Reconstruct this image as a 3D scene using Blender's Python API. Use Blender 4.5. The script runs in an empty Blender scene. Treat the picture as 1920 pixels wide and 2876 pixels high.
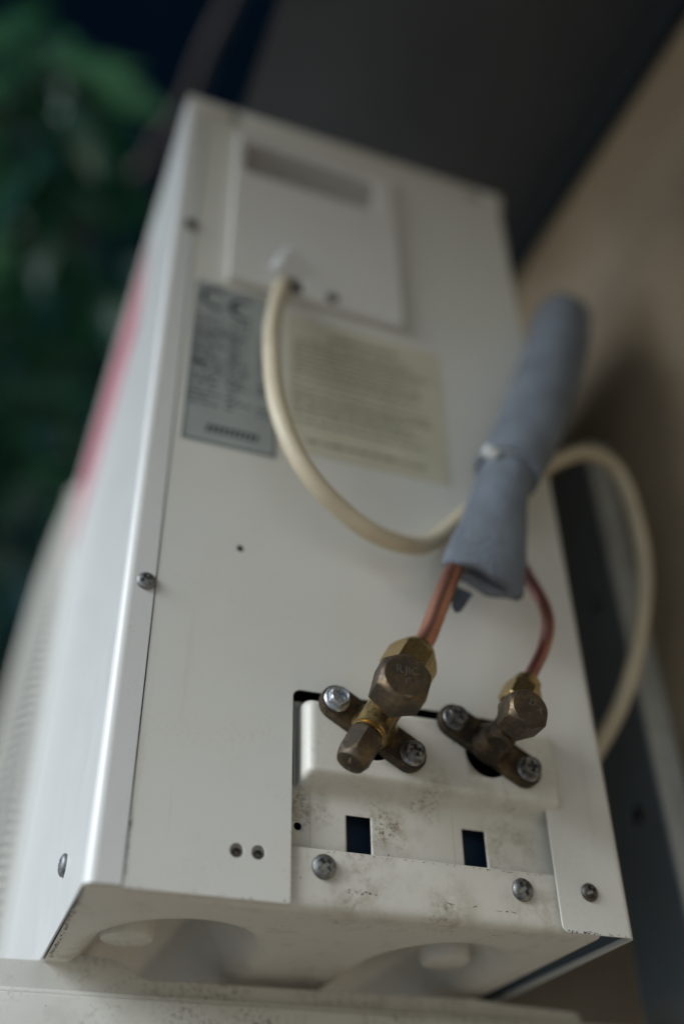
import bpy, bmesh, math, random
from mathutils import Vector, Matrix
random.seed(7)
PI = math.pi
scene = bpy.context.scene
COL = scene.collection

# ------------------------------------------------------------------ camera
cd = bpy.data.cameras.new('camera'); cam = bpy.data.objects.new('camera', cd); COL.objects.link(cam)
cam.location = (-0.05078, -0.40766, -0.12711)
cam.rotation_euler = (math.radians(127.4537), math.radians(1.0364), math.radians(-20.8118))
cd.sensor_fit = 'VERTICAL'; cd.sensor_height = 36.0; cd.lens = 35.84
cd.clip_start = 0.01; cd.clip_end = 200.0
cd.dof.use_dof = True; cd.dof.focus_distance = 0.452; cd.dof.aperture_fstop = 1.75
scene.camera = cam

# ------------------------------------------------------------------ sky, soft sun, exposure
SUN = Vector((-0.87, -0.26, 0.49)).normalized()           # towards the light
w = bpy.data.worlds.new('World'); scene.world = w; w.use_nodes = True
nt = w.node_tree; nt.nodes.clear()
out = nt.nodes.new('ShaderNodeOutputWorld'); bg = nt.nodes.new('ShaderNodeBackground'); sky = nt.nodes.new('ShaderNodeTexSky')
sky.sky_type = 'NISHITA'; sky.sun_disc = False
sky.sun_elevation = math.asin(SUN.z); sky.sun_rotation = math.atan2(SUN.x, SUN.y)
sky.air_density = 1.0; sky.dust_density = 0.4; sky.ozone_density = 4.0
bg.inputs['Strength'].default_value = 0.05
nt.links.new(sky.outputs['Color'], bg.inputs['Color']); nt.links.new(bg.outputs['Background'], out.inputs['Surface'])
sd = bpy.data.lights.new('sun', 'SUN'); sun = bpy.data.objects.new('sun', sd); COL.objects.link(sun)
sd.energy = 1.5; sd.angle = math.radians(38); sd.color = (0.90, 0.96, 1.0)
sun.rotation_euler = SUN.to_track_quat('Z', 'Y').to_euler()
vs = scene.view_settings
vs.view_transform = 'Standard'; vs.look = 'None'; vs.exposure = 1.45; vs.gamma = 1.0; vs.use_curve_mapping = False

# ------------------------------------------------------------------ materials
def srgb(r, g, b):
    f = lambda c: (c/255/12.92) if c/255 <= 0.04045 else ((c/255+0.055)/1.055)**2.4
    return (f(r), f(g), f(b), 1.0)
class N:
    def __init__(s, name):
        s.m = bpy.data.materials.new(name); s.m.use_nodes = True; s.t = s.m.node_tree; s.t.nodes.clear()
        s.o = s.n('ShaderNodeOutputMaterial'); s.b = s.n('ShaderNodeBsdfPrincipled'); s.l(s.b.outputs[0], s.o.inputs[0])
        s.tc = s.n('ShaderNodeTexCoord')
    def n(s, k, **kw):
        x = s.t.nodes.new(k)
        for a, v in kw.items(): setattr(x, a, v)
        return x
    def l(s, a, b): s.t.links.new(a, b)
    def set(s, **kw):
        for a, v in kw.items(): s.b.inputs[a.replace('_', ' ')].default_value = v
    def noise(s, scale, detail=4, rough=0.55, stretch=None, dist=0.0, off=(0, 0, 0)):
        x = s.n('ShaderNodeTexNoise'); x.inputs['Scale'].default_value = scale; x.inputs['Detail'].default_value = detail
        x.inputs['Roughness'].default_value = rough; x.inputs['Distortion'].default_value = dist
        mp = s.n('ShaderNodeMapping'); mp.inputs['Scale'].default_value = stretch or (1, 1, 1); mp.inputs['Location'].default_value = off
        s.l(s.tc.outputs['Object'], mp.inputs['Vector']); s.l(mp.outputs[0], x.inputs['Vector']); return x.outputs['Fac']
    def ramp(s, fac, a, b, c0=(0, 0, 0, 1), c1=(1, 1, 1, 1)):
        r = s.n('ShaderNodeValToRGB'); e = r.color_ramp.elements
        e[0].position = a; e[1].position = b; e[0].color = c0; e[1].color = c1
        s.l(fac, r.inputs['Fac']); return r.outputs['Color']
    def mix(s, fac, a, b, mode='MIX'):
        x = s.n('ShaderNodeMix', data_type='RGBA', blend_type=mode)
        for v, i in ((fac, 0), (a, 6), (b, 7)):
            if isinstance(v, (int, float)): x.inputs[i].default_value = v
            elif isinstance(v, tuple): x.inputs[i].default_value = v
            else: s.l(v, x.inputs[i])
        return x.outputs[2]
    def math(s, op, a, b):
        x = s.n('ShaderNodeMath', operation=op)
        for v, i in ((a, 0), (b, 1)):
            if isinstance(v, (int, float)): x.inputs[i].default_value = v
            else: s.l(v, x.inputs[i])
        return x.outputs[0]
    def bump(s, h, strength, dist=0.001):
        x = s.n('ShaderNodeBump'); x.inputs['Strength'].default_value = strength; x.inputs['Distance'].default_value = dist
        s.l(h, x.inputs['Height']); s.l(x.outputs[0], s.b.inputs['Normal'])

def painted(name, base, dirt=0.3, rough=0.38, yellow=0.5, spots=None):
    n = N(name)
    big = n.ramp(n.noise(9, 3), 0.35, 0.75)
    tint = (base[0]*0.93, base[1]*0.88, base[2]*0.74, 1)
    c = n.mix(n.math('MULTIPLY', big, yellow*0.55), base, tint)
    streak = n.ramp(n.noise(16, 3, stretch=(6, 6, 0.35)), 0.64, 0.78)
    c = n.mix(n.math('MULTIPLY', streak, 0.28*min(1, yellow+dirt)), c, (0.42, 0.34, 0.2, 1))
    patch = n.ramp(n.noise(38, 5, 0.6), 0.46, 0.64)
    fine = n.ramp(n.noise(420, 6, 0.75), 0.49, 0.62)
    spot = n.math('MULTIPLY', n.math('MULTIPLY', patch, fine), dirt)
    if spots:                                                     # grime gathered in a few places
        tot = None
        for p, r in spots:
            vm = n.n('ShaderNodeVectorMath', operation='DISTANCE'); vm.inputs[1].default_value = p; n.l(n.tc.outputs['Object'], vm.inputs[0])
            q_ = n.math('MAXIMUM', n.math('SUBTRACT', 1.0, n.math('DIVIDE', vm.outputs['Value'], r)), 0.0)
            tot = q_ if tot is None else n.math('MAXIMUM', tot, q_)
        spot = n.math('MULTIPLY', spot, n.math('ADD', n.math('MULTIPLY', tot, 1.5), 0.18))
        c = n.mix(n.math('MULTIPLY', n.math('MULTIPLY', tot, n.ramp(n.noise(110, 5, 0.65), 0.42, 0.66)), 0.75), c, (0.30, 0.235, 0.155, 1))
    c = n.mix(spot, c, (0.13, 0.09, 0.055, 1))
    smear = n.ramp(n.noise(60, 4, 0.6, off=(3, 1, 7)), 0.55, 0.8)
    c = n.mix(n.math('MULTIPLY', smear, dirt*0.5), c, (0.30, 0.25, 0.18, 1))
    speck = n.ramp(n.noise(330, 2, 0.5, off=(9, 4, 2)), 0.76, 0.785)
    c = n.mix(n.math('MULTIPLY', speck, min(1, 0.35+dirt)), c, (0.07, 0.05, 0.04, 1))
    drip = n.ramp(n.noise(30, 2, stretch=(9, 9, 0.22), off=(2, 0, 5)), 0.70, 0.76)
    c = n.mix(n.math('MULTIPLY', drip, 0.30), c, (0.33, 0.25, 0.13, 1))
    n.l(c, n.b.inputs['Base Color'])
    r = n.math('ADD', n.math('MULTIPLY', n.noise(45, 4), 0.16), rough-0.06); n.l(r, n.b.inputs['Roughness'])
    n.bump(n.noise(900, 3), 0.05, 0.0006)
    return n.m
IV = (0.68, 0.665, 0.615, 1)
M = {}
M['paint'] = painted('ivory_paint', IV, 0.09)
M['paint_front'] = painted('white_paint', (0.665, 0.66, 0.635, 1), 0.1, 0.3, 0.12)
M['paint_dirty'] = painted('soiled_ivory_paint', (0.68, 0.65, 0.585, 1), 0.75, 0.42, 0.5, [((0.134, 0.006, 0.037), 0.020), ((0.194, 0.006, 0.036), 0.022), ((0.115, 0.003, 0.008), 0.022), ((0.200, 0.003, 0.010), 0.020), ((0.160, 0.003, 0.004), 0.018), ((0.095, 0.007, 0.046), 0.014), ((0.15, 0.12, -0.005), 0.05), ((0.02, 0.11, -0.005), 0.035), ((0.15, -0.0, 0.055), 0.016)])
M['paint_cover'] = painted('cover_plastic', (0.70, 0.68, 0.65, 1), 0.1, 0.45, 0.2)
M['bracket'] = painted('bracket_paint', (0.58, 0.565, 0.52, 1), 0.8, 0.5)
M['rail'] = painted('rail_paint', (0.13, 0.165, 0.195, 1), 0.4, 0.5)
M['grille'] = painted('grille_plastic', (0.62, 0.60, 0.54, 1), 0.2, 0.5)

def simple(name, col, rough=0.5, metal=0.0, bump=0.0, bscale=300, var=0.12, vscale=40):
    n = N(name)
    c2 = (col[0]*(1-var*2.2), col[1]*(1-var*2.2), col[2]*(1-var*2.2), 1)
    n.l(n.mix(n.ramp(n.noise(vscale, 4), 0.35, 0.7), (*col[:3], 1), c2), n.b.inputs['Base Color'])
    n.set(Roughness=rough, Metallic=metal)
    if bump: n.bump(n.noise(bscale, 4), bump, 0.001)
    return n.m
def tarnished(name, clean, dark, a, b, rough=0.45, scale=90, metal=0.9, bump=0.22, wear=0.0):
    n = N(name)
    f = n.ramp(n.math('ADD', n.math('MULTIPLY', n.noise(scale, 6, 0.65), 0.7), n.math('MULTIPLY', n.noise(900, 4, 0.7), 0.3)), a, b)
    c = n.mix(f, dark, clean)
    if wear:
        g = n.n('ShaderNodeNewGeometry'); e = n.ramp(g.outputs['Pointiness'], 0.53, 0.60)
        c = n.mix(n.math('MULTIPLY', n.math('MULTIPLY', e, n.ramp(n.noise(260, 4, 0.6), 0.35, 0.6)), wear), c, (0.50, 0.37, 0.18, 1))
    n.l(c, n.b.inputs['Base Color'])
    n.set(Metallic=metal)
    n.l(n.math('SUBTRACT', rough+0.12, n.math('MULTIPLY', f, 0.16)), n.b.inputs['Roughness'])
    n.bump(n.noise(1400, 4, 0.7), bump, 0.0006)
    return n.m
M['interior_shade'] = simple('dark_interior_shade', (0.02, 0.045, 0.075), 0.8)  # navy stands in for the shade inside holes and gaps
M['slot_shade'] = simple('navy_slot_shade', (0.008, 0.03, 0.06), 0.7)
M['chip'] = simple('bare_rusty_steel', (0.055, 0.042, 0.040), 0.75)
M['brass_dark'] = tarnished('tarnished_brass', (0.22, 0.15, 0.075, 1), (0.055, 0.042, 0.031, 1), 0.48, 0.68, 0.46, 90, 0.75)
M['brass_cap'] = tarnished('blackened_brass', (0.22, 0.155, 0.085, 1), (0.070, 0.055, 0.042, 1), 0.48, 0.68, 0.38, 80, 0.8, 0.22, 0.8)
M['brass_mid'] = tarnished('worn_brass', (0.60, 0.43, 0.17, 1), (0.085, 0.064, 0.040, 1), 0.42, 0.62, 0.30, 110)
M['letters'] = tarnished('rubbed_brass', (0.27, 0.23, 0.18, 1), (0.12, 0.10, 0.085, 1), 0.35, 0.6, 0.4, 200, 0.8)
M['brass'] = tarnished('bright_brass', (0.62, 0.47, 0.22, 1), (0.40, 0.29, 0.13, 1), 0.3, 0.6, 0.26, 60, 1.0, 0.10)
M['copper'] = tarnished('copper', (0.80, 0.42, 0.29, 1), (0.46, 0.20, 0.15, 1), 0.34, 0.62, 0.32, 45, 1.0, 0.08)
M['copper_dull'] = tarnished('dull_copper', (0.55, 0.26, 0.20, 1), (0.25, 0.12, 0.12, 1), 0.36, 0.6, 0.34, 40, 1.0, 0.08)
M['zinc'] = tarnished('zinc_bright', (0.66, 0.69, 0.73, 1), (0.36, 0.38, 0.40, 1), 0.36, 0.55, 0.30, 120)
M['zinc_dark'] = tarnished('zinc_stained', (0.42, 0.42, 0.42, 1), (0.10, 0.095, 0.09, 1), 0.42, 0.62, 0.40, 160)
M['screw_grey'] = tarnished('screw_grey', (0.34, 0.35, 0.35, 1), (0.15, 0.145, 0.14, 1), 0.40, 0.62, 0.46, 140)
M['screw_old'] = tarnished('screw_rusty', (0.22, 0.20, 0.18, 1), (0.07, 0.055, 0.045, 1), 0.40, 0.62, 0.48, 150)
M['foam'] = simple('grey_foam', (0.185, 0.21, 0.245), 0.95, 0, 1.0, 380, 0.14, 50)
M['flap'] = simple('foam_flap', (0.11, 0.14, 0.18), 0.9, 0, 0.5, 420)
M['cable'] = simple('cream_cable', (0.66, 0.57, 0.41), 0.42, 0, 0.05, 200, 0.06)
M['tie'] = simple('clear_tie', (0.33, 0.36, 0.39), 0.3)
M['nylon'] = simple('white_nylon', (0.82, 0.84, 0.84), 0.35)
M['label'] = simple('silver_label', (0.40, 0.425, 0.41), 0.45, 0.15, 0, 1, 0.05)
M['label_yellow'] = simple('yellow_label', (0.61, 0.575, 0.435), 0.5, 0, 0, 1, 0.06)
M['ink'] = simple('label_ink', (0.035, 0.05, 0.065), 0.6)
M['ink_soft'] = simple('faded_ink', (0.24, 0.235, 0.18), 0.6)
M['red'] = simple('red_sticker', (0.62, 0.22, 0.27), 0.4)
M['stuccowall'] = simple('tan_stucco', (0.33, 0.26, 0.18), 0.9, 0, 0.6, 120, 0.10, 14)
M['soffit'] = simple('soffit_and_shade_board', (0.062, 0.062, 0.064), 0.8, 0, 0.3, 60, 0.12, 6)
M['bounce_dark'] = simple('bounce_blocker_dark', (0.035, 0.030, 0.026), 0.95, 0, 1.0, 40)
M['corner_shade'] = simple('corner_shade_dark', (0.012, 0.020, 0.028), 0.9, 0, 0.2, 60)
M['ground'] = simple('concrete', (0.48, 0.455, 0.40), 0.9, 0, 0.4, 30, 0.12, 2)
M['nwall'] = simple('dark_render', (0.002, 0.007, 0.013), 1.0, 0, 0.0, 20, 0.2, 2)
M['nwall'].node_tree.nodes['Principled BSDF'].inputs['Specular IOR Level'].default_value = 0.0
M['bark'] = simple('bark', (0.07, 0.055, 0.05), 0.9, 0, 0.8, 60, 0.2, 20)
def leafmat(name, c, c2):
    n = N(name)
    oi = n.n('ShaderNodeNewGeometry')
    g = n.ramp(oi.outputs['Random Per Island'], 0.0, 0.85, (*c, 1), (*c2, 1))
    n.l(n.mix(n.ramp(oi.outputs['Random Per Island'], 0.80, 0.83), g, (c2[0]*7.5, c2[1]*3.3, c2[2]*4.6, 1)), n.b.inputs['Base Color'])  # pale share of the leaves paints glossy highlights
    n.set(Roughness=0.24)
    n.b.inputs['Transmission Weight'].default_value = 0.0
    t = n.n('ShaderNodeBsdfTranslucent'); t.inputs['Color'].default_value = (c2[0]*1.6, c2[1]*1.6, c2[2]*0.8, 1)
    mx = n.n('ShaderNodeMixShader'); mx.inputs[0].default_value = 0.3
    n.l(n.b.outputs[0], mx.inputs[1]); n.l(t.outputs[0], mx.inputs[2]); n.l(mx.outputs[0], n.o.inputs[0])
    return n.m
M['leaf'] = leafmat('green_leaves', (0.006, 0.030, 0.029), (0.030, 0.10, 0.062))
M['leaf_dark'] = leafmat('dark_leaves', (0.010, 0.035, 0.022), (0.025, 0.07, 0.035))

# ------------------------------------------------------------------ mesh helpers
def finish(me, angle=35):
    me.polygons.foreach_set('use_smooth', [True]*len(me.polygons))
    try: me.set_sharp_from_angle(angle=math.radians(angle))
    except Exception: pass
    me.update()
def link(name, me, mat, parent=None):
    o = bpy.data.objects.new(name, me); COL.objects.link(o)
    if mat is not None:
        me.materials.clear(); me.materials.append(M[mat])
    if parent is not None: o.parent = parent
    return o
def mesh_from(verts, faces, angle=35):
    me = bpy.data.meshes.new('m'); me.from_pydata([tuple(v) for v in verts], [], faces)
    bm = bmesh.new(); bm.from_mesh(me); bmesh.ops.recalc_face_normals(bm, faces=bm.faces); bm.to_mesh(me); bm.free()
    finish(me, angle); return me
def join(*mes, angle=35):
    bm = bmesh.new()
    for m in mes: bm.from_mesh(m)
    me = bpy.data.meshes.new('m'); bm.to_mesh(me); bm.free()
    finish(me, angle); return me
def xform(me, mat): me.transform(mat); me.update(); return me
def axis_matrix(origin, axis, roll=0.0):
    q = Vector(axis).normalized().to_track_quat('Z', 'Y')
    return Matrix.Translation(origin) @ q.to_matrix().to_4x4() @ Matrix.Rotation(roll, 4, 'Z')
def lathe(prof, seg=40, angle=35):
    v, f = [], []
    for r, h in prof:
        for i in range(seg):
            a = 2*PI*i/seg; v.append((r*math.cos(a), r*math.sin(a), h))
    for k in range(len(prof)-1):
        for i in range(seg):
            j = (i+1) % seg; f.append((k*seg+i, k*seg+j, (k+1)*seg+j, (k+1)*seg+i))
    f.append(tuple(range(seg))[::-1]); f.append(tuple((len(prof)-1)*seg+i for i in range(seg)))
    return mesh_from(v, f, angle)
def hexcap(af, h, top_r, cham_top=0.0, cham_bot=0.0, seg=72, dome=0.0, angle=30):
    """hexagon bar from z=0 to z=h whose ends are turned down to a circle"""
    n = 26; v, f = [], []
    for k in range(n+1):
        z = h*(0.5-0.5*math.cos(PI*k/n))
        lim = 9
        if cham_top: lim = min(lim, top_r + (h-z)/cham_top*(af*0.58-top_r))
        if cham_bot: lim = min(lim, top_r + z/cham_bot*(af*0.58-top_r))
        for i in range(seg):
            a = 2*PI*i/seg; b = (a % (PI/3)) - PI/6
            r = min(af/2/math.cos(b), lim)
            v.append((r*math.cos(a), r*math.sin(a), z))
    R = n+1
    if dome:
        for t in (0.85, 0.6, 0.3):
            for i in range(seg):
                p = v[(n)*seg+i]; v.append((p[0]*t, p[1]*t, h+dome*(1-t*t)))
            R += 1
    for k in range(R-1):
        for i in range(seg):
            j = (i+1) % seg; f.append((k*seg+i, k*seg+j, (k+1)*seg+j, (k+1)*seg+i))
    f.append(tuple(range(seg))[::-1]); f.append(tuple((R-1)*seg+i for i in range(seg)))
    return mesh_from(v, f, angle)
def smooth01(t): t = max(0, min(1, t)); return t*t*(3-2*t)
def cross_depth(x, y, r):
    """cross recess of a driver bit, radius r"""
    wdt = r*0.27
    def arm(a, b):
        return (1-smooth01((abs(a)-wdt*0.75)/(wdt*0.5))) * (1-smooth01((abs(b)-r*0.8)/(r*0.25)))
    return max(arm(x, y), arm(y, x))
def screw_mesh(r, h, rr, rim=0.0004):
    seg, rings = 56, 20; v, f = [], []
    for k in range(rings+1):
        q = r*(k/rings)
        for i in range(seg):
            a = 2*PI*i/seg; x, y = q*math.cos(a), q*math.sin(a)
            z = rim + h*math.sqrt(max(0, 1-(q/r)**2*0.96)) - cross_depth(x, y, rr)*h*1.9
            v.append((x, y, z))
    for i in range(seg):
        a = 2*PI*i/seg; v.append((r*math.cos(a), r*math.sin(a), -0.0006))
    for k in range(rings+1):
        for i in range(seg):
            j = (i+1) % seg; f.append((k*seg+i, k*seg+j, (k+1)*seg+j, (k+1)*seg+i))
    return mesh_from(v, f, 40)
def bolt_mesh():
    """flanged hexagon screw head with a dished top and cross recess"""
    fl = lathe([(0.0001, 0), (0.0062, 0), (0.0063, 0.0006), (0.0058, 0.0013), (0.0046, 0.0016)], 48)
    seg, v, f = 72, [], []
    rows = []
    for z, lim in ((0.0012, 9), (0.0040, 9), (0.0049, 0.0047), (0.0054, 0.00425)):
        rows.append([(min(0.0044/math.cos((2*PI*i/seg % (PI/3))-PI/6), lim), z) for i in range(seg)])
    for row in rows:
        for i in range(seg):
            a = 2*PI*i/seg; v.append((row[i][0]*math.cos(a), row[i][0]*math.sin(a), row[i][1]))
    rad = [0.0039, 0.0036] + [0.0034*(1-k/16) for k in range(17)]
    for q in rad:
        for i in range(seg):
            a = 2*PI*i/seg; x, y = q*math.cos(a), q*math.sin(a)
            z = 0.0054 - (0.0007 if q < 0.0037 else 0) - cross_depth(x, y, 0.0029)*0.0022
            v.append((x, y, z))
    R = 4+len(rad)
    for k in range(R-1):
        for i in range(seg):
            j = (i+1) % seg; f.append((k*seg+i, k*seg+j, (k+1)*seg+j, (k+1)*seg+i))
    return join(fl, mesh_from(v, f, 32), angle=32)
def box(x0, x1, y0, y1, z0, z1, bev=0.0, seg=2):
    bm = bmesh.new(); bmesh.ops.create_cube(bm, size=1)
    for q in bm.verts: q.co = Vector(((x0+x1)/2+q.co.x*(x1-x0), (y0+y1)/2+q.co.y*(y1-y0), (z0+z1)/2+q.co.z*(z1-z0)))
    if bev: bmesh.ops.bevel(bm, geom=bm.edges[:], offset=bev, segments=seg, profile=0.5, affect='EDGES')
    me = bpy.data.meshes.new('m'); bm.to_mesh(me); bm.free(); finish(me, 40); return me
def catmull(pts, n=10):
    P = [Vector(p) for p in pts]; P = [P[0]*2-P[1]] + P + [P[-1]*2-P[-2]]; o = []
    for i in range(1, len(P)-2):
        a, b, c, d = P[i-1:i+3]
        for k in range(n):
            t = k/n
            o.append(0.5*((2*b)+(-a+c)*t+(2*a-5*b+4*c-d)*t*t+(-a+3*b-3*c+d)*t**3))
    o.append(P[-2]); return o
def tube(path, rad, seg=20, shape=None, caps=True, up=None, angle=50):
    """sweep; rad(t)->(ra, rb); shape may wobble the ring"""
    n = len(path); v, f = [], []
    t0 = (path[1]-path[0]).normalized()
    x = Vector(up) if up else t0.orthogonal(); x = (x - t0*x.dot(t0)).normalized()
    for k in range(n):
        t = (path[min(k+1, n-1)]-path[max(k-1, 0)]).normalized()
        x = (x - t*x.dot(t)).normalized(); y = t.cross(x)
        ra, rb = rad(k/(n-1))
        for i in range(seg):
            a = 2*PI*i/seg; s = shape(a, k/(n-1)) if shape else 1
            v.append(path[k]+x*(ra*math.cos(a)*s)+y*(rb*math.sin(a)*s))
    for k in range(n-1):
        for i in range(seg):
            j = (i+1) % seg; f.append((k*seg+i, k*seg+j, (k+1)*seg+j, (k+1)*seg+i))
    if caps: f.append(tuple(range(seg))[::-1]); f.append(tuple((n-1)*seg+i for i in range(seg)))
    return mesh_from(v, f, angle)
def round_poly(pts, seg=6):
    """pts: (x, z, radius)"""
    o = []; n = len(pts)
    for i in range(n):
        x, z, r = pts[i]; p = Vector((x, z))
        if r <= 0: o.append(p); continue
        a = (Vector(pts[i-1][:2])-p); b = (Vector(pts[(i+1) % n][:2])-p)
        a.normalize(); b.normalize(); half = a.angle(b)/2; d = r/math.tan(half)
        c = p+(a+b).normalized()*(r/math.sin(half)); s = p+a*d-c; e = p+b*d-c
        a0 = math.atan2(s.y, s.x); a1 = math.atan2(e.y, e.x); da = (a1-a0+PI) % (2*PI)-PI
        for k in range(seg+1):
            q = a0+da*k/seg; o.append(c+Vector((math.cos(q), math.sin(q)))*r)
    return o
def circle(cx, cz, r, n=28): return [Vector((cx+r*math.cos(2*PI*i/n), cz+r*math.sin(2*PI*i/n))) for i in range(n)]
def plate(outer, holes, y_front, thick, bev=0.0002):
    """sheet in the x-z plane with holes; its face looks to -y"""
    cu = bpy.data.curves.new('c', 'CURVE'); cu.dimensions = '2D'; cu.fill_mode = 'BOTH'
    for lp in [outer]+list(holes):
        s = cu.splines.new('POLY'); s.points.add(len(lp)-1)
        for q, p in zip(s.points, lp): q.co = (p[0], p[1], 0, 1)
        s.use_cyclic_u = True
    cu.extrude = max(1e-5, thick/2-bev); cu.bevel_depth = bev; cu.bevel_resolution = 1; cu.offset = -bev
    o = bpy.data.objects.new('c', cu); COL.objects.link(o)
    dg = bpy.context.evaluated_depsgraph_get(); me = bpy.data.meshes.new_from_object(o.evaluated_get(dg))
    bpy.data.objects.remove(o); bpy.data.curves.remove(cu)
    bm = bmesh.new(); bm.from_mesh(me); bmesh.ops.remove_doubles(bm, verts=bm.verts, dist=1e-6); bmesh.ops.recalc_face_normals(bm, faces=bm.faces)
    for q in bm.verts: q.co = Vector((q.co.x, y_front+thick/2-q.co.z, q.co.y))
    bm.to_mesh(me); bm.free(); finish(me, 8); return me
def flat_quads(quads, y):
    v, f = [], []
    for q in quads:
        f.append(tuple(range(len(v), len(v)+len(q)))); v += [(p[0], y, p[1]) for p in q]
    me = bpy.data.meshes.new('m'); me.from_pydata(v, [], f); me.update(); return me
def tag(o, label=None, cat=None, group=None, kind=None):
    for k, v in (('label', label), ('category', cat), ('group', group), ('kind', kind)):
        if v: o[k] = v
    return o
def empty(name, loc, label, cat, group=None):
    o = bpy.data.objects.new(name, None); COL.objects.link(o); o.location = loc; o.empty_display_size = 0.05
    return tag(o, label, cat, group)
def child(name, me, mat, parent, label=None):
    """me is in world coordinates; the object's own origin sits at its parent's"""
    o = link(name, me, mat, parent)
    root = parent
    off = Vector((0, 0, 0))
    while root is not None: off += root.location; root = root.parent
    me.transform(Matrix.Translation(-off))
    if label: o['label'] = label
    return o

# ------------------------------------------------------------------ setting
GZ = -1.62; WX = 0.372; SZ = 0.728; SX = 0.062
tag(link('ground', box(-14, WX, -12, 14, GZ-0.1, GZ), 'ground'), kind='structure')
tag(link('bounce_blocker', box(-1.5, WX-0.001, -1.3, 5.0, GZ+0.001, GZ+0.06, 0.02), 'bounce_dark'), kind='structure')  # unseen dark slab, added to cut bounce light onto the underside
tag(link('wall', box(WX, WX+0.2, -3, 5.0, GZ, SZ+0.1), 'stuccowall'), kind='structure')
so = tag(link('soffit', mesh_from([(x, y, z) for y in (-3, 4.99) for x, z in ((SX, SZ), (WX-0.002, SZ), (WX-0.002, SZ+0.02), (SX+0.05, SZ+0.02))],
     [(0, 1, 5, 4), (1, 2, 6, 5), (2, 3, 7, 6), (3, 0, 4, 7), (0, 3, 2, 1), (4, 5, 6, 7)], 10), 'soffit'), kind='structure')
child('corner_shade_strip', box(WX-0.014, WX-0.001, -3, 4.98, SZ-0.040, SZ-0.001, 0.003), 'corner_shade', so)  # dark strip painting the shade in the wall-soffit corner
child('soffit_and_shade_board', box(-0.85, SX-0.001, -3, -0.03, SZ+0.001, SZ+0.019), 'soffit', so)  # unseen roof piece, added to shade the top of the side panel
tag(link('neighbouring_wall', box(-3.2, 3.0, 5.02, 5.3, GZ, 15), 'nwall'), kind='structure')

# ------------------------------------------------------------------ wall bracket
br = empty('wall_bracket', (WX, 0.12, -0.05), 'pale steel wall bracket whose arm carries the outdoor unit', 'bracket')
arm = join(box(-0.075, 0.350, 0.106, 0.109, -0.056, -0.0168, 0.0012), box(-0.075, 0.350, 0.109, 0.146, -0.0172, -0.0142, 0.0012),
           box(-0.075, 0.350, 0.146, 0.149, -0.056, -0.0168, 0.0012), box(-0.077, -0.074, 0.106, 0.149, -0.056, -0.0143, 0.001))
child('arm', arm, 'bracket', br)
# upright: web with bolt holes facing the unit, two flanges back to the wall
upr = plate(round_poly([(0.0, -0.42, 0), (0.055, -0.42, 0), (0.055, 0.40, 0), (0.0, 0.40, 0)]),
            [circle(0.030, 0.266-0.157*i, 0.0062) for i in range(-0, 4)], 0, 0.0025)
xform(upr, Matrix.Translation((0.350, 0.142, 0)) @ Matrix.Rotation(-PI/2, 4, 'Z'))
child('upright', upr, 'rail', br)
child('upright_flange', box(0.351, WX-0.001, 0.0845, 0.087, -0.42, 0.40, 0.001), 'bracket', br)
child('upright_flange', box(0.351, WX-0.001, 0.1422, 0.1447, -0.42, 0.40, 0.001), 'bracket', br)

# ------------------------------------------------------------------ outdoor unit
UW = 0.82; H = 0.556; D = 0.25
unit = empty('outdoor_unit', (0, 0, 0), 'ivory air conditioner outdoor unit seen from below, side with the valves towards us', 'air conditioner')
SCREW = {}
def screw(x, y, z, axis, r=0.0048, mat='screw_old', parent=None, roll=0.4, label=None):
    key = (r,)
    me = screw_mesh(r, r*0.48, r*0.62)
    xform(me, axis_matrix((x, y, z), axis, roll))
    return child('screw', me, mat, parent or unit, label)

# front panel: sheet bent round the front corner, with a flange on the valve side
def bent_sheet(prof, z0, z1, th):
    """prof: polyline in x-y, offset to the right by th, swept in z"""
    n = len(prof); P = [Vector(p) for p in prof]; Q = []
    for i in range(n):
        t = (P[min(i+1, n-1)]-P[max(i-1, 0)]).normalized(); Q.append(P[i]+Vector((t.y, -t.x))*th)
    v, f = [], []
    for z in (z0, z1):
        v += [(p.x, p.y, z) for p in P]; v += [(q.x, q.y, z) for q in Q]
    a, b, c, d = 0, n, 2*n, 3*n
    for i in range(n-1):
        f += [(a+i, a+i+1, c+i+1, c+i), (b+i, d+i, d+i+1, b+i+1), (a+i, b+i, b+i+1, a+i+1), (c+i, c+i+1, d+i+1, d+i)]
    f += [(a, c, d, b), (a+n-1, b+n-1, d+n-1, c+n-1)]
    return mesh_from(v, f, 30)
def arc(cx, cy, r, a0, a1, n=10): return [(cx+r*math.cos(math.radians(a0+(a1-a0)*k/n)), cy+r*math.sin(math.radians(a0+(a1-a0)*k/n))) for k in range(n+1)]
R0 = 0.0048
prof = [(0.0146, -0.0004), (R0+0.0012, -0.0004), (R0+0.0004, -0.0004)] + arc(R0, R0-0.0004, R0, 270, 180) + [(0.0, R0+0.0004), (0.0, R0+0.0012), (0.0, UW-0.02), (0.0, UW-R0-0.0006)] + arc(R0, UW-R0, R0, 180, 90) + [(0.02, UW)]
front = child('front_panel', bent_sheet(prof, 0.0008, 0.5535, 0.0009), 'paint_front', unit)
screw(0.0103, -0.0006, 0.1414, (0, -1, 0), 0.0046, 'screw_grey', front, 0.5, 'grey cross-head screw on the seam')
screw(0.0117, -0.0006, 0.4125, (0, -1, 0), 0.0046, 'screw_old', front)
screw(-0.0002, 0.073, 0.030, (-1, 0, 0), 0.0052, 'screw_grey', front)
st = bpy.data.meshes.new('m'); st.from_pydata([(-0.0006, y, z) for y, z in ((0.115, 0.432), (0.115, 0.532), (0.42, 0.532), (0.42, 0.432))], [], [(0, 1, 2, 3)])
child('sticker', st, 'red', front, 'faded red sticker')

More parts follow.
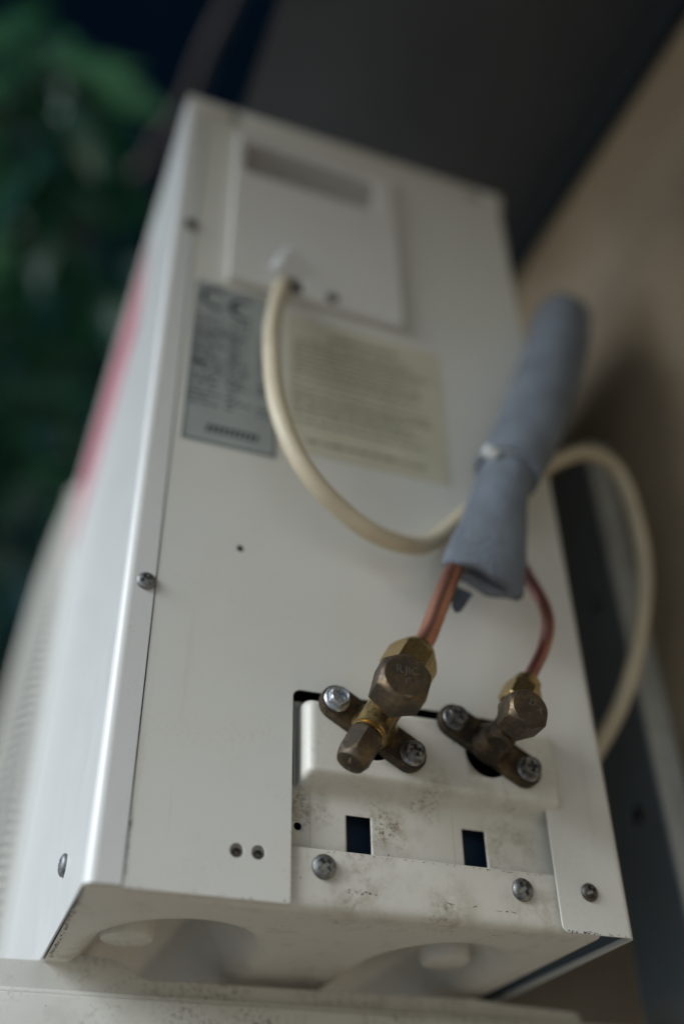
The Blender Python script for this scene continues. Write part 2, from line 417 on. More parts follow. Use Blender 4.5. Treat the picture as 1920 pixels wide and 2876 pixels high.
# side panel: cut away round the valves, rounded back edge, returned along the back
cut_l, cut_r, cut_t = 0.0842, 0.2122, 0.0978
outer = round_poly([(0.0153, 0.0, 0.001), (cut_l, -0.0003, 0.0012), (cut_l, cut_t, 0.004), (cut_r, cut_t+0.0005, 0.004), (cut_r, -0.0012, 0.0035), (0.2465, -0.0012, 0),
                    (0.2465, 0.5425, 0), (0.0153, 0.5425, 0.001)])
holes = [circle(0.0554, 0.1715, 0.0019, 16), circle(0.0604, 0.0193, 0.0030, 20), circle(0.0698, 0.0194, 0.0030, 20),
         circle(0.158, 0.133, 0.0016, 12)]
side = plate(outer, holes[:3]+[round_poly([(0.0405, 0.4765, 0), (0.1415, 0.4745, 0), (0.1415, 0.5165, 0), (0.0405, 0.5185, 0)]), circle(0.0798, 0.3768, 0.0076)], 0.0, 0.0009)
bprof = [(0.2465, 0.0)] + arc(0.2465, 0.0035, 0.0035, 270, 360)[1:] + [(0.25, 0.0040), (0.25, 0.0050), (0.25, 0.4), (0.25, UW-0.001)]
side = join(side, bent_sheet(bprof, -0.0012, 0.5425, -0.0009), angle=12)
sp = child('side_panel', side, 'paint', unit)
screw(0.2288, -0.0001, 0.0174, (0, -1, 0), 0.0042, 'screw_old', sp, 0.3, 'dark rusty screw by the lower back corner')
for hx in (0.0604, 0.0698):                                    # sheet of the pan shows behind the two round holes
    me = screw_mesh(0.0021, 0.0008, 0.0011); xform(me, axis_matrix((hx+0.0004, 0.0024, 0.0190), (0, -1, 0)))
    child('screw_tip', me, 'screw_old', sp)

# dark sheets coloured as the shade inside the casing
child('inner_shade_sheets', join(box(0.016, 0.235, 0.064, 0.066, 0.010, 0.53), box(0.016, 0.018, 0.004, 0.045, 0.028, 0.53), box(0.236, 0.238, 0.004, 0.045, 0.028, 0.53),
                          box(0.018, 0.236, 0.004, 0.045, 0.116, 0.118)), 'interior_shade', unit)

child('coil_shade_block', box(0.2352, 0.2486, 0.0045, UW-0.006, 0.0012, 0.535), 'interior_shade', unit)  # plain block; its navy stands in for shade in the back gap
child('slot_shade_sheet', box(0.0865, 0.2170, 0.0165, 0.0175, 0.006, 0.0530), 'slot_shade', unit)  # added navy sheet, standing in for the shade behind the slots
# top cover with its lip and two notches
lid = join(box(0.0, 0.2505, -0.001, UW, 0.5545, 0.5575, 0.0008), box(0.039, 0.2235, -0.0016, -0.0004, 0.541, 0.5549, 0.0004),
           box(0.0004, 0.0325, -0.0014, -0.0005, 0.5415, 0.5548, 0.0003), box(0.2315, 0.2502, -0.0014, -0.0003, 0.5415, 0.5548, 0.0003), box(-0.0008, 0.0, 0.004, UW-0.004, 0.540, 0.5549, 0.0003))
child('top_cover', lid, 'paint', unit)

# service cover with a hand recess
CX0, CX1, CZ0, CZ1 = 0.0365, 0.1545, 0.3665, 0.5285
outer = round_poly([(CX0, CZ0+0.002, 0.003), (CX1, CZ0-0.001, 0.004), (CX1, CZ1, 0.003), (CX0, CZ1, 0.003)])
hand = round_poly([(0.0425, 0.4805, 0.004), (0.1395, 0.4785, 0.004), (0.1395, 0.5140, 0.004), (0.0425, 0.5160, 0.004)])
cov = child('service_cover', plate(outer, [hand, circle(0.0798, 0.3768, 0.0072)], -0.0062, 0.0056, 0.0012), 'paint_cover', unit)
pv = [(0.0410, -0.0035, 0.5172), (0.1410, -0.0035, 0.5152), (0.1410, 0.060, 0.5145), (0.0410, 0.060, 0.5165), (0.0410, 0.060, 0.4790), (0.1410, 0.060, 0.4770), (0.0410, -0.0035, 0.4790), (0.1410, -0.0035, 0.4770)]
pk = mesh_from(pv, [(0, 1, 2, 3), (3, 2, 5, 4), (4, 5, 7, 6), (0, 3, 4, 6), (1, 7, 5, 2)], 20)
child('hand_recess', pk, 'paint_cover', cov)
child('cable_hole_shade', xform(lathe([(0.0074, 0), (0.0074, 0.014), (0.0066, 0.014), (0.0066, 0.0006), (0.0001, 0.0006)], 28), axis_matrix((0.0798, 0.0120, 0.3768), (0, -1, 0))), 'interior_shade', cov)
screw(0.1045, -0.0062, 0.3735, (0, -1, 0), 0.0042, 'screw_old', cov)
clip = tube(catmull([(0.0660, -0.0085, 0.3825), (0.0690, -0.012, 0.3900), (0.0735, -0.0125, 0.3985), (0.0765, -0.011, 0.4040)], 5), lambda t: (0.0034, 0.0009), 10, up=(0.8, 0, -0.6))
child('cable_clip', clip, 'nylon', cov, 'white plastic clip tail')

# rating label, caution label, old tape
lab = child('rating_label', box(0.0195, 0.0722, -0.0004, -0.0001, 0.2355, 0.3630), 'label', unit)
rng = random.Random(3); q = []
def rect(x0, x1, z0, z1, sl=0.0): return [(x0, z0), (x1, z0), (x1+sl, z1), (x0+sl, z1)]
def line_words(x0, x1, z, h, gap=0.0016, q=q, lo=0.002, hi=0.007):
    x = x0
    while x < x1-0.001:
        wd = min(rng.uniform(lo, hi), x1-x); q.append(rect(x, x+wd, z, z+h)); x += wd+gap*rng.uniform(0.6, 1.4)
b = 0.0007; LX0, LX1, LZ0, LZ1 = 0.0202, 0.0715, 0.2363, 0.3622
q += [rect(LX0, LX1, LZ0, LZ0+b), rect(LX0, LX1, LZ1-b, LZ1), rect(LX0, LX0+b, LZ0, LZ1), rect(LX1-b, LX1, LZ0, LZ1)]
def ring_arc(cx, cz, r, wd, a0, a1, n=14):
    for k in range(n):
        a = math.radians(a0+(a1-a0)*k/n); c = math.radians(a0+(a1-a0)*(k+1)/n)
        q.append([(cx+math.cos(t)*rr, cz+math.sin(t)*rr) for t, rr in ((a, r), (c, r), (c, r-wd), (a, r-wd))])
ring_arc(0.0325, 0.3505, 0.0095, 0.0026, 62, 298); ring_arc(0.0500, 0.3465, 0.0095, 0.0026, 62, 298)   # the two letters of the conformity mark
q.append(rect(0.0412, 0.0475, 0.3452, 0.3478))
z = 0.3320
while z > 0.2600:
    if 0.300 > z > 0.296: pass
    line_words(0.0215, 0.0215+rng.uniform(0.012, 0.021), z, 0.0014)
    line_words(0.0425, 0.0425+rng.uniform(0.006, 0.014), z, 0.0014)
    if rng.random() < 0.7: line_words(0.0605, 0.0605+rng.uniform(0.005, 0.009), z, 0.0014)
    z -= rng.choice((0.0028, 0.0028, 0.0031, 0.0046))
q.append(rect(0.0215, 0.029, 0.2925, 0.2958))
x = 0.0325
while x < 0.062: q.append(rect(x, x+0.0015, 0.2435, 0.2490, 0.0009)); q.append(rect(x+0.0004, x+0.0023, 0.2470, 0.2490, 0.0003)); x += 0.0030
child('print', flat_quads(q, -0.00055), 'ink', lab)
yl = child('caution_label', box(0.0775, 0.1790, -0.0004, -0.0001, 0.2450, 0.3530), 'label_yellow', unit)
q2 = []; z = 0.3330
line_words(0.105, 0.150, 0.3400, 0.0034, q=q2, lo=0.004, hi=0.008)
while z > 0.262:
    line_words(0.0815, rng.uniform(0.150, 0.175), z, 0.0017, q=q2, lo=0.003, hi=0.010); z -= rng.choice((0.0042, 0.0042, 0.0065))
line_words(0.090, 0.165, 0.2530, 0.0022, q=q2, lo=0.003, hi=0.010)
child('print', flat_quads(q2, -0.00055), 'ink_soft', yl)

# base pan: flange behind the side panel, folded under, with two pressed hollows
def pan_z(x, y):
    z = -0.001
    for cx, cy, rx, ry, dp in ((0.056, 0.084, 0.046, 0.058, 0.030), (0.1845, 0.080, 0.042, 0.054, 0.024)):
        d = math.hypot((x-cx)/rx, min(0.0, y-cy)/ry)              # hollows run on towards the back of the pan
        m = smooth01((1-d)/0.70); z += dp*m*(0.45+0.55*smooth01((y-0.03)/0.08))
    return z
xs = [0.0010+(0.2340-0.0010)*i/110 for i in range(111)]
sec = [(0.0028, 0.0247), (0.0026, 0.0243), (0.0026, 0.015), (0.0026, 0.0045)]
sec += [(0.0026+0.0045-0.0045*math.cos(math.radians(a)), 0.0035-0.0045*math.sin(math.radians(a))) for a in (20, 40, 60, 80, 90)]
ys = [0.009+0.0018*i for i in range(72)]+[0.16, 0.3, UW-0.004]
v, f = [], []
ns = len(sec)+len(ys)
for x in xs:
    for y, zz in sec: v.append((x, y, zz))
    for y in ys: v.append((x, y, pan_z(x, y)))
for i in range(len(xs)-1):
    for k in range(ns-1): f.append((i*ns+k, (i+1)*ns+k, (i+1)*ns+k+1, i*ns+k+1))
pan_me = mesh_from(v, f, 60)
pan = child('base_pan', join(pan_me, box(0.2340, 0.2440, 0.0027, 0.0036, 0.002, 0.0246), box(0.2335, 0.2343, 0.009, UW-0.004, -0.0008, 0.02), angle=60), 'paint_dirty', unit)
screw(0.0996, 0.0024, 0.0170, (0, -1, 0), 0.0054, 'screw_grey', pan, 0.75, 'grey cross-head screw, left of the two below the valves')
screw(0.1951, 0.0024, 0.0162, (0, -1, 0), 0.0052, 'zinc_dark', pan, 0.6, 'stained cross-head screw, right of the two below the valves')
for x, y, zz in ((0.0329, 0.0821, 0.002), (0.1933, 0.0824, 0.003)):
    pl = lathe([(0.0125, 0.016), (0.0125, 0.002), (0.0117, 0.0006), (0.010, 0.0), (0.0001, 0.0)], 40); xform(pl, Matrix.Translation((x, y, zz)))
    child('knockout_plug', pl, 'paint_dirty', pan)

# valve plate: pressed boss, two slots, a small hole and two valve openings
F1 = Vector((0.1208, 0, 0.0800)); F2 = Vector((0.1812, 0, 0.0803)); YB, YL = -0.0040, 0.0068
def plate_y(x, z):
    e = 0.0055
    if z > 0.0535: m = smooth01((z-0.0500)/0.0085)
    else: m = smooth01((z-0.0500)/0.0085)
    lx, lz = 0.0880+e, 0.0945-e                               # rounded left and upper edges
    dx, dz = max(0, lx-x), max(0, z-lz)
    r = math.hypot(dx, dz)
    edge = YL + 0.010 if z > 0.05 else YL
    y = YL+(YB-YL)*m
    if r > 0:
        t = min(1.0, r/e); k = 1-math.sqrt(max(0, 1-t*t))
        y += (0.011*k)*m if r < e else 0.011*m
    return y
def slots(): return ((0.1120, 0.1238, 0.0200, 0.0428), (0.1694, 0.1813, 0.0200, 0.0431))
circ = ((0.0892, 0.0352, 0.0018, 0.0030), (0.1222, 0.0770, 0.0112, 0.0122), (0.1815, 0.0772, 0.0118, 0.0128))
gx = set([0.0848, 0.0862, 0.0868, 0.2180]); gz = set([0.020, 0.0975])
for a, b_, c, d in slots(): gx |= {a, b_}; gz |= {c, d}
for cx, cz, r, a in circ: gx |= {round(cx-a, 5), round(cx+a, 5)}; gz |= {round(cz-a, 5), round(cz+a, 5)}
def fill(s, step):
    s = sorted(s); o = []
    for a, b_ in zip(s, s[1:]):
        n = max(1, math.ceil((b_-a)/step)); o += [a+(b_-a)*i/n for i in range(n)]
    return o+[s[-1]]
GX, GZs = fill(gx, 0.0013), fill(gz, 0.0011)
idx = {}; v, f = [], []
def vid(x, z):
    k = (round(x, 6), round(z, 6))
    if k not in idx: idx[k] = len(v); v.append((x, plate_y(x, z), z))
    return idx[k]
for i in range(len(GX)-1):
    for k in range(len(GZs)-1):
        mx, mz = (GX[i]+GX[i+1])/2, (GZs[k]+GZs[k+1])/2
        if any(a < mx < b_ and c < mz < d for a, b_, c, d in slots()): continue
        if any(abs(mx-cx) < a and abs(mz-cz) < a for cx, cz, r, a in circ): continue
        if mx < 0.0873 and mz > 0.0535: continue
        if mz > 0.0952: continue
        f.append((vid(GX[i], GZs[k]), vid(GX[i+1], GZs[k]), vid(GX[i+1], GZs[k+1]), vid(GX[i], GZs[k+1])))
for cx, cz, r, a in circ:
    xa, xb, za, zb = round(cx-a, 5), round(cx+a, 5), round(cz-a, 5), round(cz+a, 5)
    gx_ = [x for x in GX if xa-1e-6 <= x <= xb+1e-6]; gz_ = [z for z in GZs if za-1e-6 <= z <= zb+1e-6]
    per = [(x, za) for x in gx_[:-1]]+[(xb, z) for z in gz_[:-1]]+[(x, zb) for x in gx_[:0:-1]]+[(xa, z) for z in gz_[:0:-1]]
    inner = []
    for x, z in per:
        t = math.atan2(z-cz, x-cx); px_, pz_ = cx+r*math.cos(t), cz+r*math.sin(t); inner.append(len(v)); v.append((px_, plate_y(px_, pz_), pz_))
    for i in range(len(per)):
        j = (i+1) % len(per); f.append((vid(*per[i]), vid(*per[j]), inner[j], inner[i]))
vp = child('valve_plate', mesh_from(v, f, 60), 'paint_dirty', unit)
sol = vp.modifiers.new('sheet', 'SOLIDIFY'); sol.thickness = 0.0008; sol.offset = -1

# stamped foot between pan and bracket
fp = [(-0.034, -0.0008), (-0.0015, -0.0004), (0.004, 0.0012), (0.010, 0.0032), (0.020, 0.0034), (0.034, 0.0020), (0.040, -0.0005), (0.0487, -0.0056), (0.056, -0.0062), (0.072, -0.0056), (0.1167, -0.0056), (0.150, -0.0052),
      (0.2031, -0.0048), (0.225, -0.0040), (0.250, -0.0060), (0.288, -0.0075), (0.290, -0.0105), (0.290, -0.0141), (-0.034, -0.0137)]
foot = plate(round_poly([(x, z_, 0.0015) for x, z_ in fp], 3), [], 0.1165, 0.0015, 0.0004)
foot = join(foot, box(-0.034, 0.290, 0.118, 0.160, -0.0141, -0.0126, 0.0004), box(-0.034, -0.0035, 0.117, 0.160, -0.0024, -0.0010, 0.0004), angle=15)
child('foot', foot, 'bracket', unit)

# fan grille: many bars over a dark sheet in place of the shaded opening
gr = child('fan_grille', join(box(-0.004, -0.0009, 0.432, 0.446, 0.045, 0.530, 0.0012), box(-0.004, -0.0009, 0.786, 0.800, 0.045, 0.530, 0.0012),
                              box(-0.010, -0.0009, 0.446, 0.786, 0.524, 0.530, 0.001), box(-0.010, -0.0009, 0.446, 0.786, 0.045, 0.051, 0.001)), 'grille', unit)
child('fan_opening_shade', box(-0.0016, -0.0009, 0.446, 0.786, 0.051, 0.524), 'interior_shade', gr)
bar = tube(catmull([(-0.003, 0.444, 0), (-0.016, 0.450, 0), (-0.028, 0.466, 0), (-0.0335, 0.50, 0), (-0.0345, 0.616, 0), (-0.0335, 0.735, 0), (-0.028, 0.768, 0), (-0.003, 0.788, 0)], 3), lambda t: (0.0022, 0.0022), 6)
bar.materials.append(M['grille'])
nb = 52
for i in range(nb):
    o = bpy.data.objects.new('bar', bar); COL.objects.link(o); o.parent = gr; o.location = (0, 0, 0.055+(0.520-0.055)*i/(nb-1)); o.scale = (0.22+0.62*math.sin(PI*(i+0.5)/nb)**0.55, 1, 1)

# chipped paint: short ragged marks along edges, and dark marks widening the seam
def chips(lines, seed):
    r = random.Random(seed); V, F = [], []
    for p0, p1, nrm, n, ln, wd in lines:
        p0, p1, nrm = Vector(p0), Vector(p1), Vector(nrm); t = (p1-p0).normalized(); u = nrm.cross(t)
        for _ in range(n):
            c = p0.lerp(p1, r.random())+u*r.gauss(0, wd*0.7); a, b2 = ln*r.uniform(0.3, 1), wd*r.uniform(0.4, 1)
            ang = r.gauss(0, 0.5); tt = t*math.cos(ang)+u*math.sin(ang); uu = nrm.cross(tt)
            b0 = len(V); m = 7
            for k in range(m):
                q_ = 2*PI*k/m; V.append(c+nrm*0.00008+tt*(a*math.cos(q_)*r.uniform(0.6, 1))+uu*(b2*math.sin(q_)*r.uniform(0.5, 1)))
            F.append(tuple(range(b0, b0+m)))
    me = bpy.data.meshes.new('m'); me.from_pydata([tuple(p) for p in V], [], F); me.update(); return me
DN, FR = (0, 0, -1), (0, -1, 0)
tag(child('paint_chips', chips([((0.2140, -0.0001, -0.0004), (0.2310, -0.0001, -0.0006), FR, 16, 0.0009, 0.0004), ((0.236, -0.0001, -0.0006), (0.2462, -0.0001, -0.0006), FR, 6, 0.0008, 0.0003),
    ((0.0840, -0.0001, 0.001), (0.0840, -0.0001, 0.030), FR, 5, 0.0006, 0.0003), ((0.0170, -0.0001, 0.0008), (0.083, -0.0001, 0.0006), FR, 9, 0.0012, 0.0003),
    ((0.0157, -0.0001, 0.004), (0.0157, -0.0001, 0.034), FR, 26, 0.0016, 0.0002)], 5), 'chip', sp), kind='stuff')
tag(child('paint_chips', chips([((0.0016, 0.010, -0.0010), (0.0030, 0.108, -0.0010), DN, 70, 0.0016, 0.0006), ((0.150, 0.0150, -0.0010), (0.235, 0.013, -0.0010), DN, 12, 0.0016, 0.0003),
    ((0.0900, 0.014, -0.0010), (0.150, 0.022, -0.0010), DN, 10, 0.0010, 0.0003)], 6), 'chip', pan), kind='stuff')
tag(child('paint_chips', chips([((0.150, 0.0026, 0.0070), (0.190, 0.0026, 0.0060), FR, 7, 0.0022, 0.0003), ((0.086, 0.0026, 0.0238), (0.211, 0.0026, 0.0238), FR, 26, 0.0011, 0.0002),
    ((0.110, 0.0026, 0.0080), (0.124, 0.0026, 0.0075), FR, 9, 0.0010, 0.0005)], 8), 'chip', pan), kind='stuff')

# ------------------------------------------------------------------ service valves
BOLT = bolt_mesh()
def valve(name, F, cap_c, B, th, cap, nut, port, label, mats, bolts):
    """F flange centre, cap_c centre of the stem cap's end, B where the stem meets the pipe axis"""
    tilt = Vector((math.sin(math.radians(th)), 0, math.cos(math.radians(th))))
    along = Vector((tilt.z, 0, -tilt.x))
    fl = []
    n = 12; hl, hw = 0.0205, 0.0082
    for sgn in (1, -1):
        for k in range(n+1):
            a = math.radians(-90+180*k/n)
            lx = sgn*(hl+hw*math.cos(a)); lz = sgn*hw*math.sin(a)
            fl.append((F.x+along.x*lx+tilt.x*lz, F.z+along.z*lx+tilt.z*lz))
    body = plate([Vector(p) for p in fl], [], -0.0090, 0.0050, 0.0008)
    root = child(name, body, mats[0], unit, label)
    stem = (cap_c-Vector((F.x, -0.007, F.z)))
    sl = stem.length; sdir = stem.normalized()
    br_ = cap['barrel']
    barrel = lathe([(br_+0.0035, 0.0), (br_+0.0032, 0.004), (br_+0.001, 0.009), (br_, 0.013), (br_, sl-cap['h']+0.001)], 40)
    child('stem_barrel', xform(barrel, axis_matrix((F.x, -0.007, F.z), sdir)), mats[1], root)
    pb = port['body']
    lo = -0.0135 if port.get('cap') else -0.008
    pipe_body = lathe([(pb*0.82, lo-0.001), (pb, lo), (pb, nut['at']+0.002)], 40)
    child('body', xform(pipe_body, axis_matrix(B, tilt)), mats[1], root)
    c = hexcap(cap['af'], cap['h'], cap['r'], cham_top=0.0030)
    child('stem_cap', xform(c, axis_matrix(cap_c-sdir*cap['h'], sdir, cap['roll'])), 'brass_cap', root)
    nn = join(hexcap(nut['af'], nut['h'], nut['af']*0.47, cham_top=0.0022, cham_bot=0.0016),
              xform(lathe([(nut['af']*0.46, 0), (nut['af']*0.44, 0.002), (nut['tip']+0.0014, 0.0052), (nut['tip'], 0.0066), (nut['tip']*0.9, 0.007)], 40), Matrix.Translation((0, 0, nut['h']-0.0005))), angle=30)
    child('flare_nut', xform(nn, axis_matrix(B+tilt*nut['at'], tilt, nut['roll'])), 'brass', root)
    if port.get('cap'):
        rg = lathe([(pb*0.8, 0), (pb*1.03, 0.0004), (pb*1.03, 0.0011), (pb*0.86, 0.0014), (pb*0.98, 0.0020), (pb*0.98, 0.0028), (pb*0.8, 0.0032)], 40)
        child('thread_ring', xform(rg, axis_matrix(B+tilt*(lo+0.0005), -tilt)), 'brass', root)
        pc = hexcap(port['af'], port['h'], port['af']*0.455, cham_top=0.0045, cham_bot=0.0012, dome=0.0012)
        child('port_cap', xform(pc, axis_matrix(B+tilt*(lo-0.0026), -tilt, port['roll'])), 'brass_cap', root)
    for s, mt, rl in bolts:
        me = BOLT.copy(); xform(me, axis_matrix((F.x+along.x*s*0.0212, -0.0090, F.z+along.z*s*0.0212), (0, -1, 0), rl))
        child('bolt', me, mt, root)
    return root, sdir
def letters(txt, size, origin, right, up, nrm, parent, mat, depth=0.00035):
    cu = bpy.data.curves.new('t', 'FONT'); cu.body = txt; cu.size = size; cu.align_x = 'CENTER'; cu.align_y = 'CENTER'; cu.extrude = depth
    o = bpy.data.objects.new('t', cu); COL.objects.link(o); dg = bpy.context.evaluated_depsgraph_get()
    me = bpy.data.meshes.new_from_object(o.evaluated_get(dg)); bpy.data.objects.remove(o); bpy.data.curves.remove(cu)
    r, u, n_ = Vector(right).normalized(), Vector(up).normalized(), Vector(nrm).normalized()
    me.transform(Matrix(((r.x, u.x, n_.x, origin[0]), (r.y, u.y, n_.y, origin[1]), (r.z, u.z, n_.z, origin[2]), (0, 0, 0, 1))))
    return child('cast_letters', me, mat, parent)
C1 = Vector((0.1163, -0.0562, 0.0815)); C2 = Vector((0.1800, -0.0490, 0.0805))
v1, s1 = valve('service_valve', F1, C1, Vector((0.1172, -0.0280, 0.0797)), 30.4,
    dict(af=0.0226, h=0.0155, r=0.0098, barrel=0.0078, roll=0.25), dict(af=0.0222, h=0.0150, at=0.0200, tip=0.0066, roll=0.4),
    dict(body=0.0076, cap=True, af=0.0142, h=0.0165, roll=0.3), 'larger brass valve with a capped service port',
    ('brass_dark', 'brass_mid'), ((-1, 'zinc', 0.5), (1, 'zinc_dark', 0.2)))
v2, s2 = valve('service_valve', F2, C2, Vector((0.1802, -0.0250, 0.0800)), 29.6,
    dict(af=0.0188, h=0.0140, r=0.0083, barrel=0.0070, roll=0.35), dict(af=0.0168, h=0.0125, at=0.0150, tip=0.0052, roll=0.2),
    dict(body=0.0064), 'smaller dark brass valve without a service port',
    ('brass_dark', 'brass_dark'), ((-1, 'zinc_dark', 0.8), (1, 'zinc_dark', 0.1)))
def on_cap(C, sd_, txt, size, dx, dz, ang, parent):
    rt = Vector((math.cos(math.radians(ang)), 0, math.sin(math.radians(ang)))); rt = (rt-sd_*rt.dot(sd_)).normalized(); up = sd_.cross(rt)
    letters(txt, size, C+rt*dx+up*dz-sd_*0.00005, rt, up, sd_, parent, 'letters')
on_cap(C1, s1, 'R.JIC', 0.0052, 0.0004, 0.0026, -4, v1)
on_cap(C1, s1, '0.', 0.0048, 0.0014, -0.0026, -4, v1)
on_cap(C2, s2, 'D', 0.0044, 0.0000, 0.0026, -35, v2)
on_cap(C2, s2, 'A', 0.0044, 0.0046, 0.0018, -35, v2)

# ------------------------------------------------------------------ copper pipes, insulation, cable
t1 = Vector((math.sin(math.radians(30.4)), 0, math.cos(math.radians(30.4)))); t2 = Vector((math.sin(math.radians(29.6)), 0, math.cos(math.radians(29.6))))
n1 = Vector((0.1172, -0.0280, 0.0797))+t1*0.038
p1 = catmull([n1, n1+t1*0.012, (0.1530, -0.0295, 0.1490), (0.1620, -0.0290, 0.1680), (0.1800, -0.0300, 0.2000)], 10)
cp1 = tag(link('copper_pipe', tube(p1, lambda t: (0.0048, 0.0048), 28), 'copper'), 'thick bright copper pipe rising from the larger valve', 'pipe')
n2 = Vector((0.1802, -0.0250, 0.0800))+t2*0.030
p2 = catmull([n2, n2+t2*0.010, (0.2085, -0.024, 0.1290), (0.2140, -0.024, 0.1450), (0.2155, -0.020, 0.1610), (0.2110, -0.017, 0.1780), (0.2040, -0.018, 0.1960), (0.2000, -0.022, 0.215)], 10)
cp2 = tag(link('copper_pipe', tube(p2, lambda t: (0.0033, 0.0033), 24), 'copper_dull'), 'thin dull copper pipe curving up from the smaller valve', 'pipe')

ins = empty('pipe_insulation', (0.1755, -0.03, 0.157), 'grey foam insulation sleeve wrapped round the copper pipes', 'insulation')
def wob(seed, amp):
    r = random.Random(seed); ph = [r.uniform(0, 6.28) for _ in range(6)]
    return lambda a, t: 1+amp*(math.sin(2*a+ph[0]+5*t)+0.6*math.sin(3*a+ph[1]-9*t)+0.4*math.sin(5*a+ph[2]+17*t)+0.4*math.sin(23*t+ph[3]))
def lower_r(t):
    w_ = 0.0232+(0.0155-0.0232)*smooth01(t*1.15)
    if t > 0.9: w_ *= 1-0.10*smooth01((t-0.9)/0.1)
    return (w_, 0.0085+(0.0150-0.0085)*smooth01(t*1.4))
low = catmull([(0.1755, -0.0290, 0.1600), (0.1810, -0.0300, 0.1800), (0.1890, -0.0300, 0.2080), (0.1990, -0.0295, 0.2400)], 10)
lsm = tube(low, lower_r, 48, wob(2, 0.020), up=(1, 0, 0), caps=False)
rj = random.Random(21)
for i in range(48):
    a_ = 2*PI*i/48; k = 0.0008*math.sin(3*a_+0.7)+0.0006*math.sin(7*a_+2)+rj.uniform(-0.0004, 0.0004)
    lsm.vertices[i].co += Vector((0.1*k, 0, k))
ls = child('lower_sleeve', lsm, 'foam', ins)
so_ = ls.modifiers.new('wall', 'SOLIDIFY'); so_.thickness = 0.0055; so_.offset = -1
upp = catmull([(0.1985, -0.0300, 0.2360), (0.2200, -0.0265, 0.2770), (0.2520, -0.0135, 0.3470), (0.2700, -0.0060, 0.3890), (0.2840, 0.0030, 0.4230), (0.3020, 0.0230, 0.4530), (0.3180, 0.0600, 0.4650), (0.3270, 0.1100, 0.4550), (0.3300, 0.1700, 0.4300), (0.3320, 0.2600, 0.40)], 10)
child('upper_sleeve', tube(upp, lambda t: (0.0190+0.0025*smooth01(t*4), 0.0190+0.0025*smooth01(t*4)), 48, wob(5, 0.018), up=(1, 0, 0)), 'foam', ins)
ring = [(Vector((0.1985, -0.0296, 0.2385))) for _ in range(1)]
tie = []
tc = Vector((0.1982, -0.0297, 0.2376)); td = Vector((0.0100, 0.0005, 0.0320)).normalized(); ta = (Vector((1, 0, 0))-td*td.x).normalized(); tb = td.cross(ta)
tie = [tc+ta*(0.0166*math.cos(2*PI*i/36))+tb*(0.0162*math.sin(2*PI*i/36)) for i in range(37)]
child('cable_tie', tube(tie, lambda t: (0.0006, 0.0012), 8, up=ta, caps=False), 'tie', ins)
kn = box(-0.0045, 0.0045, -0.003, 0.003, -0.0032, 0.0032, 0.0014); xform(kn, Matrix.Translation((0.1835, -0.0400, 0.2395)) @ Matrix.Rotation(0.5, 4, 'Y'))
child('tie_head', kn, 'nylon', ins, 'white head of the tie')
fv = [(0.1600, -0.026, 0.1560), (0.1720, -0.024, 0.1545), (0.1620, -0.0285, 0.1400), (0.1590, -0.0290, 0.1385), (0.1575, -0.0285, 0.1420)]
fm = mesh_from(fv+[(a, b_+0.002, c) for a, b_, c in fv], [(0, 1, 2, 3, 4), (9, 8, 7, 6, 5)]+[(i, (i+1) % 5, 5+(i+1) % 5, 5+i) for i in range(5)])
child('torn_flap', fm, 'flap', ins, 'torn dark foam flap')

cab = [(0.0745, 0.004, 0.3765), (0.0715, -0.008, 0.3700), (0.0640, -0.0210, 0.3360), (0.0590, -0.0300, 0.2943), (0.0614, -0.0375, 0.2380), (0.0760, -0.0370, 0.2015), (0.1022, -0.0290, 0.1835), (0.1290, -0.0210, 0.1795), (0.1570, -0.0095, 0.1925),
       (0.1860, -0.0065, 0.2230), (0.2200, -0.0065, 0.2500), (0.2546, 0.000, 0.2849), (0.2911, 0.010, 0.3108), (0.3207, 0.020, 0.3081), (0.3335, 0.030, 0.2595), (0.3310, 0.040, 0.2146), (0.3170, 0.050, 0.1676), (0.3058, 0.070, 0.1375), (0.2900, 0.100, 0.1100), (0.2720, 0.16, 0.10)]
tag(link('power_cable', tube(catmull(cab, 12), lambda t: (0.0050, 0.0050), 24), 'cable'), 'cream power cable looping from the service cover behind the insulated pipe', 'cable')

# ------------------------------------------------------------------ trees behind
def leaf_verts(L, W_, rnd):
    o = []; f = []
    n = 4
    for k in range(n+1):
        t = k/n; wd = W_*math.sin(PI*min(0.98, 0.06+t*0.94))**0.8; dr = -0.25*L*t*t
        o += [Vector((-wd, L*t, dr+wd*0.25)), Vector((0, L*t, dr)), Vector((wd, L*t, dr+wd*0.25))]
    for k in range(n):
        a = k*3; f += [(a, a+1, a+4, a+3), (a+1, a+2, a+5, a+4)]
    return o, f
def crown(clumps, seed, L0, L1):
    r = random.Random(seed); V, F = [], []
    for c, rad, cnt in clumps:
        for _ in range(cnt):
            while True:
                d = Vector((r.uniform(-1, 1), r.uniform(-1, 1), r.uniform(-1, 1)))
                if d.length < 1: break
            p = Vector(c)+Vector((d.x*rad[0], d.y*rad[1], d.z*rad[2]))
            L = r.uniform(L0, L1); vv, ff = leaf_verts(L, L*r.uniform(0.14, 0.24), r)
            m = Matrix.Rotation(r.uniform(0, 2*PI), 3, 'Z') @ Matrix.Rotation(r.uniform(-1.3, 0.5), 3, 'X') @ Matrix.Rotation(r.uniform(-0.7, 0.7), 3, 'Y')
            b0 = len(V); V += [p+m @ q_ for q_ in vv]; F += [tuple(b0+i for i in t) for t in ff]
    me = bpy.data.meshes.new('crown'); me.from_pydata([tuple(q_) for q_ in V], [], F); finish(me, 60); return me
def limb(pts, r0, r1): return tube(catmull(pts, 8), lambda t: (r0+(r1-r0)*t,)*2, 12, wob(3, 0.03))
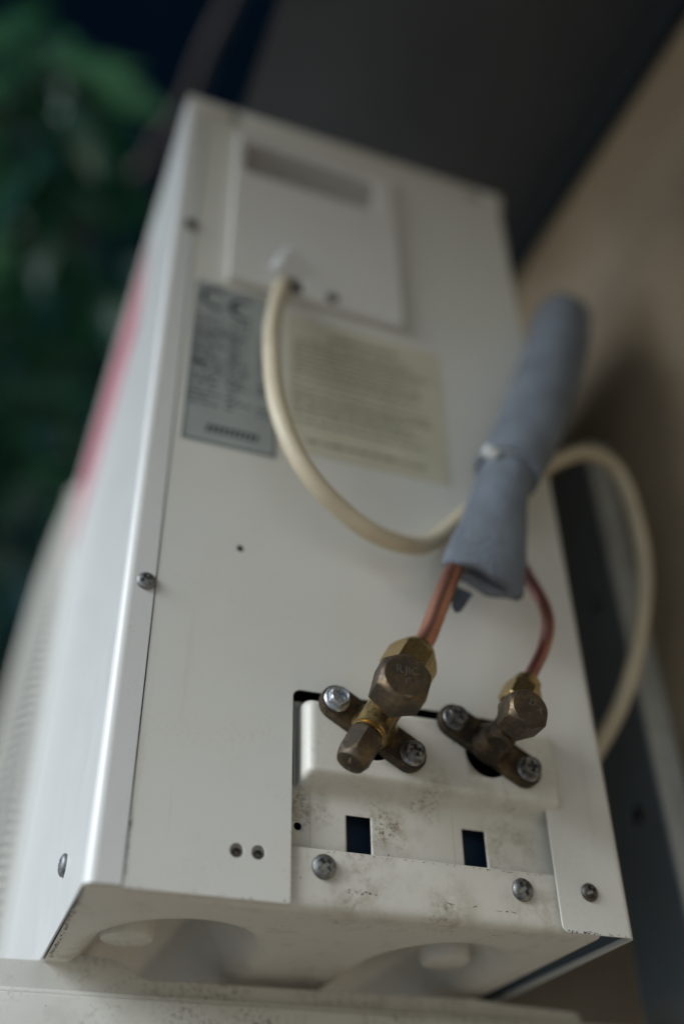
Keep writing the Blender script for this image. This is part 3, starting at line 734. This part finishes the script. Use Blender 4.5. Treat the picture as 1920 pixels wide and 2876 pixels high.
def tree(name, base, label, trunk, limbs, clumps, seed, L0, L1, leaf):
    t = empty(name, base, label, 'tree')
    child('trunk', limb(*trunk), 'bark', t)
    for l_ in limbs: child('limb', limb(*l_), 'bark', t)
    child('crown', crown(clumps, seed, L0, L1), leaf, t)
    return t
rr = random.Random(11)
def clumps_in(c, ext, n, rad, cnt):
    o = []
    for _ in range(n):
        while True:
            d = Vector((rr.uniform(-1, 1), rr.uniform(-1, 1), rr.uniform(-1, 1)))
            if d.length < 1: break
        o.append(((c[0]+d.x*ext[0], c[1]+d.y*ext[1], c[2]+d.z*ext[2]), (rad*rr.uniform(.6, 1.2),)*3, cnt))
    return o
tree('broadleaf_tree', (-1.0, 2.3, GZ), 'green broad-leaved tree overhanging beyond the unit, its paler leaves coloured as glints',
     ([(-1.0, 2.3, GZ), (-0.95, 2.28, 0.0), (-0.80, 2.2, 1.2), (-0.70, 2.1, 2.4)], 0.11, 0.04),
     [([(-0.85, 2.2, 0.9), (-0.5, 1.9, 1.5), (-0.25, 1.7, 2.0)], 0.045, 0.012), ([(-0.8, 2.2, 1.3), (-0.9, 1.8, 2.0), (-0.8, 1.4, 2.6)], 0.04, 0.01),
      ([(-0.76, 2.14, 1.7), (-0.30, 1.75, 2.05), (0.037, 1.231, 2.142), (0.086, 1.108, 2.164), (0.123, 0.99, 2.177), (0.137, 0.846, 2.20), (0.169, 0.668, 2.23), (0.19, 0.5, 2.26)], 0.030, 0.011)],
     clumps_in((-0.54, 1.65, 1.85), (0.62, 0.75, 1.25), 72, 0.17, 11)+[((-0.03, 1.22, 1.72), (0.07, 0.05, 0.04), 5), ((-0.20, 0.95, 1.95), (0.10, 0.12, 0.16), 22), ((-0.16, 1.1, 1.8), (0.08, 0.12, 0.12), 14)], 4, 0.12, 0.30, 'leaf')
tree('evergreen_tree', (-0.9, 4.2, GZ), 'dark dense tree filling the gap behind the broad-leaved one',
     ([(-0.9, 4.2, GZ), (-0.85, 4.2, 1.0), (-0.8, 4.15, 3.2)], 0.14, 0.05),
     [([(-0.85, 4.2, 1.4), (-0.4, 4.0, 2.2), (-0.1, 3.8, 2.8)], 0.05, 0.015)],
     clumps_in((-0.75, 3.9, 2.7), (1.0, 0.8, 1.9), 60, 0.34, 14), 9, 0.12, 0.24, 'leaf_dark')
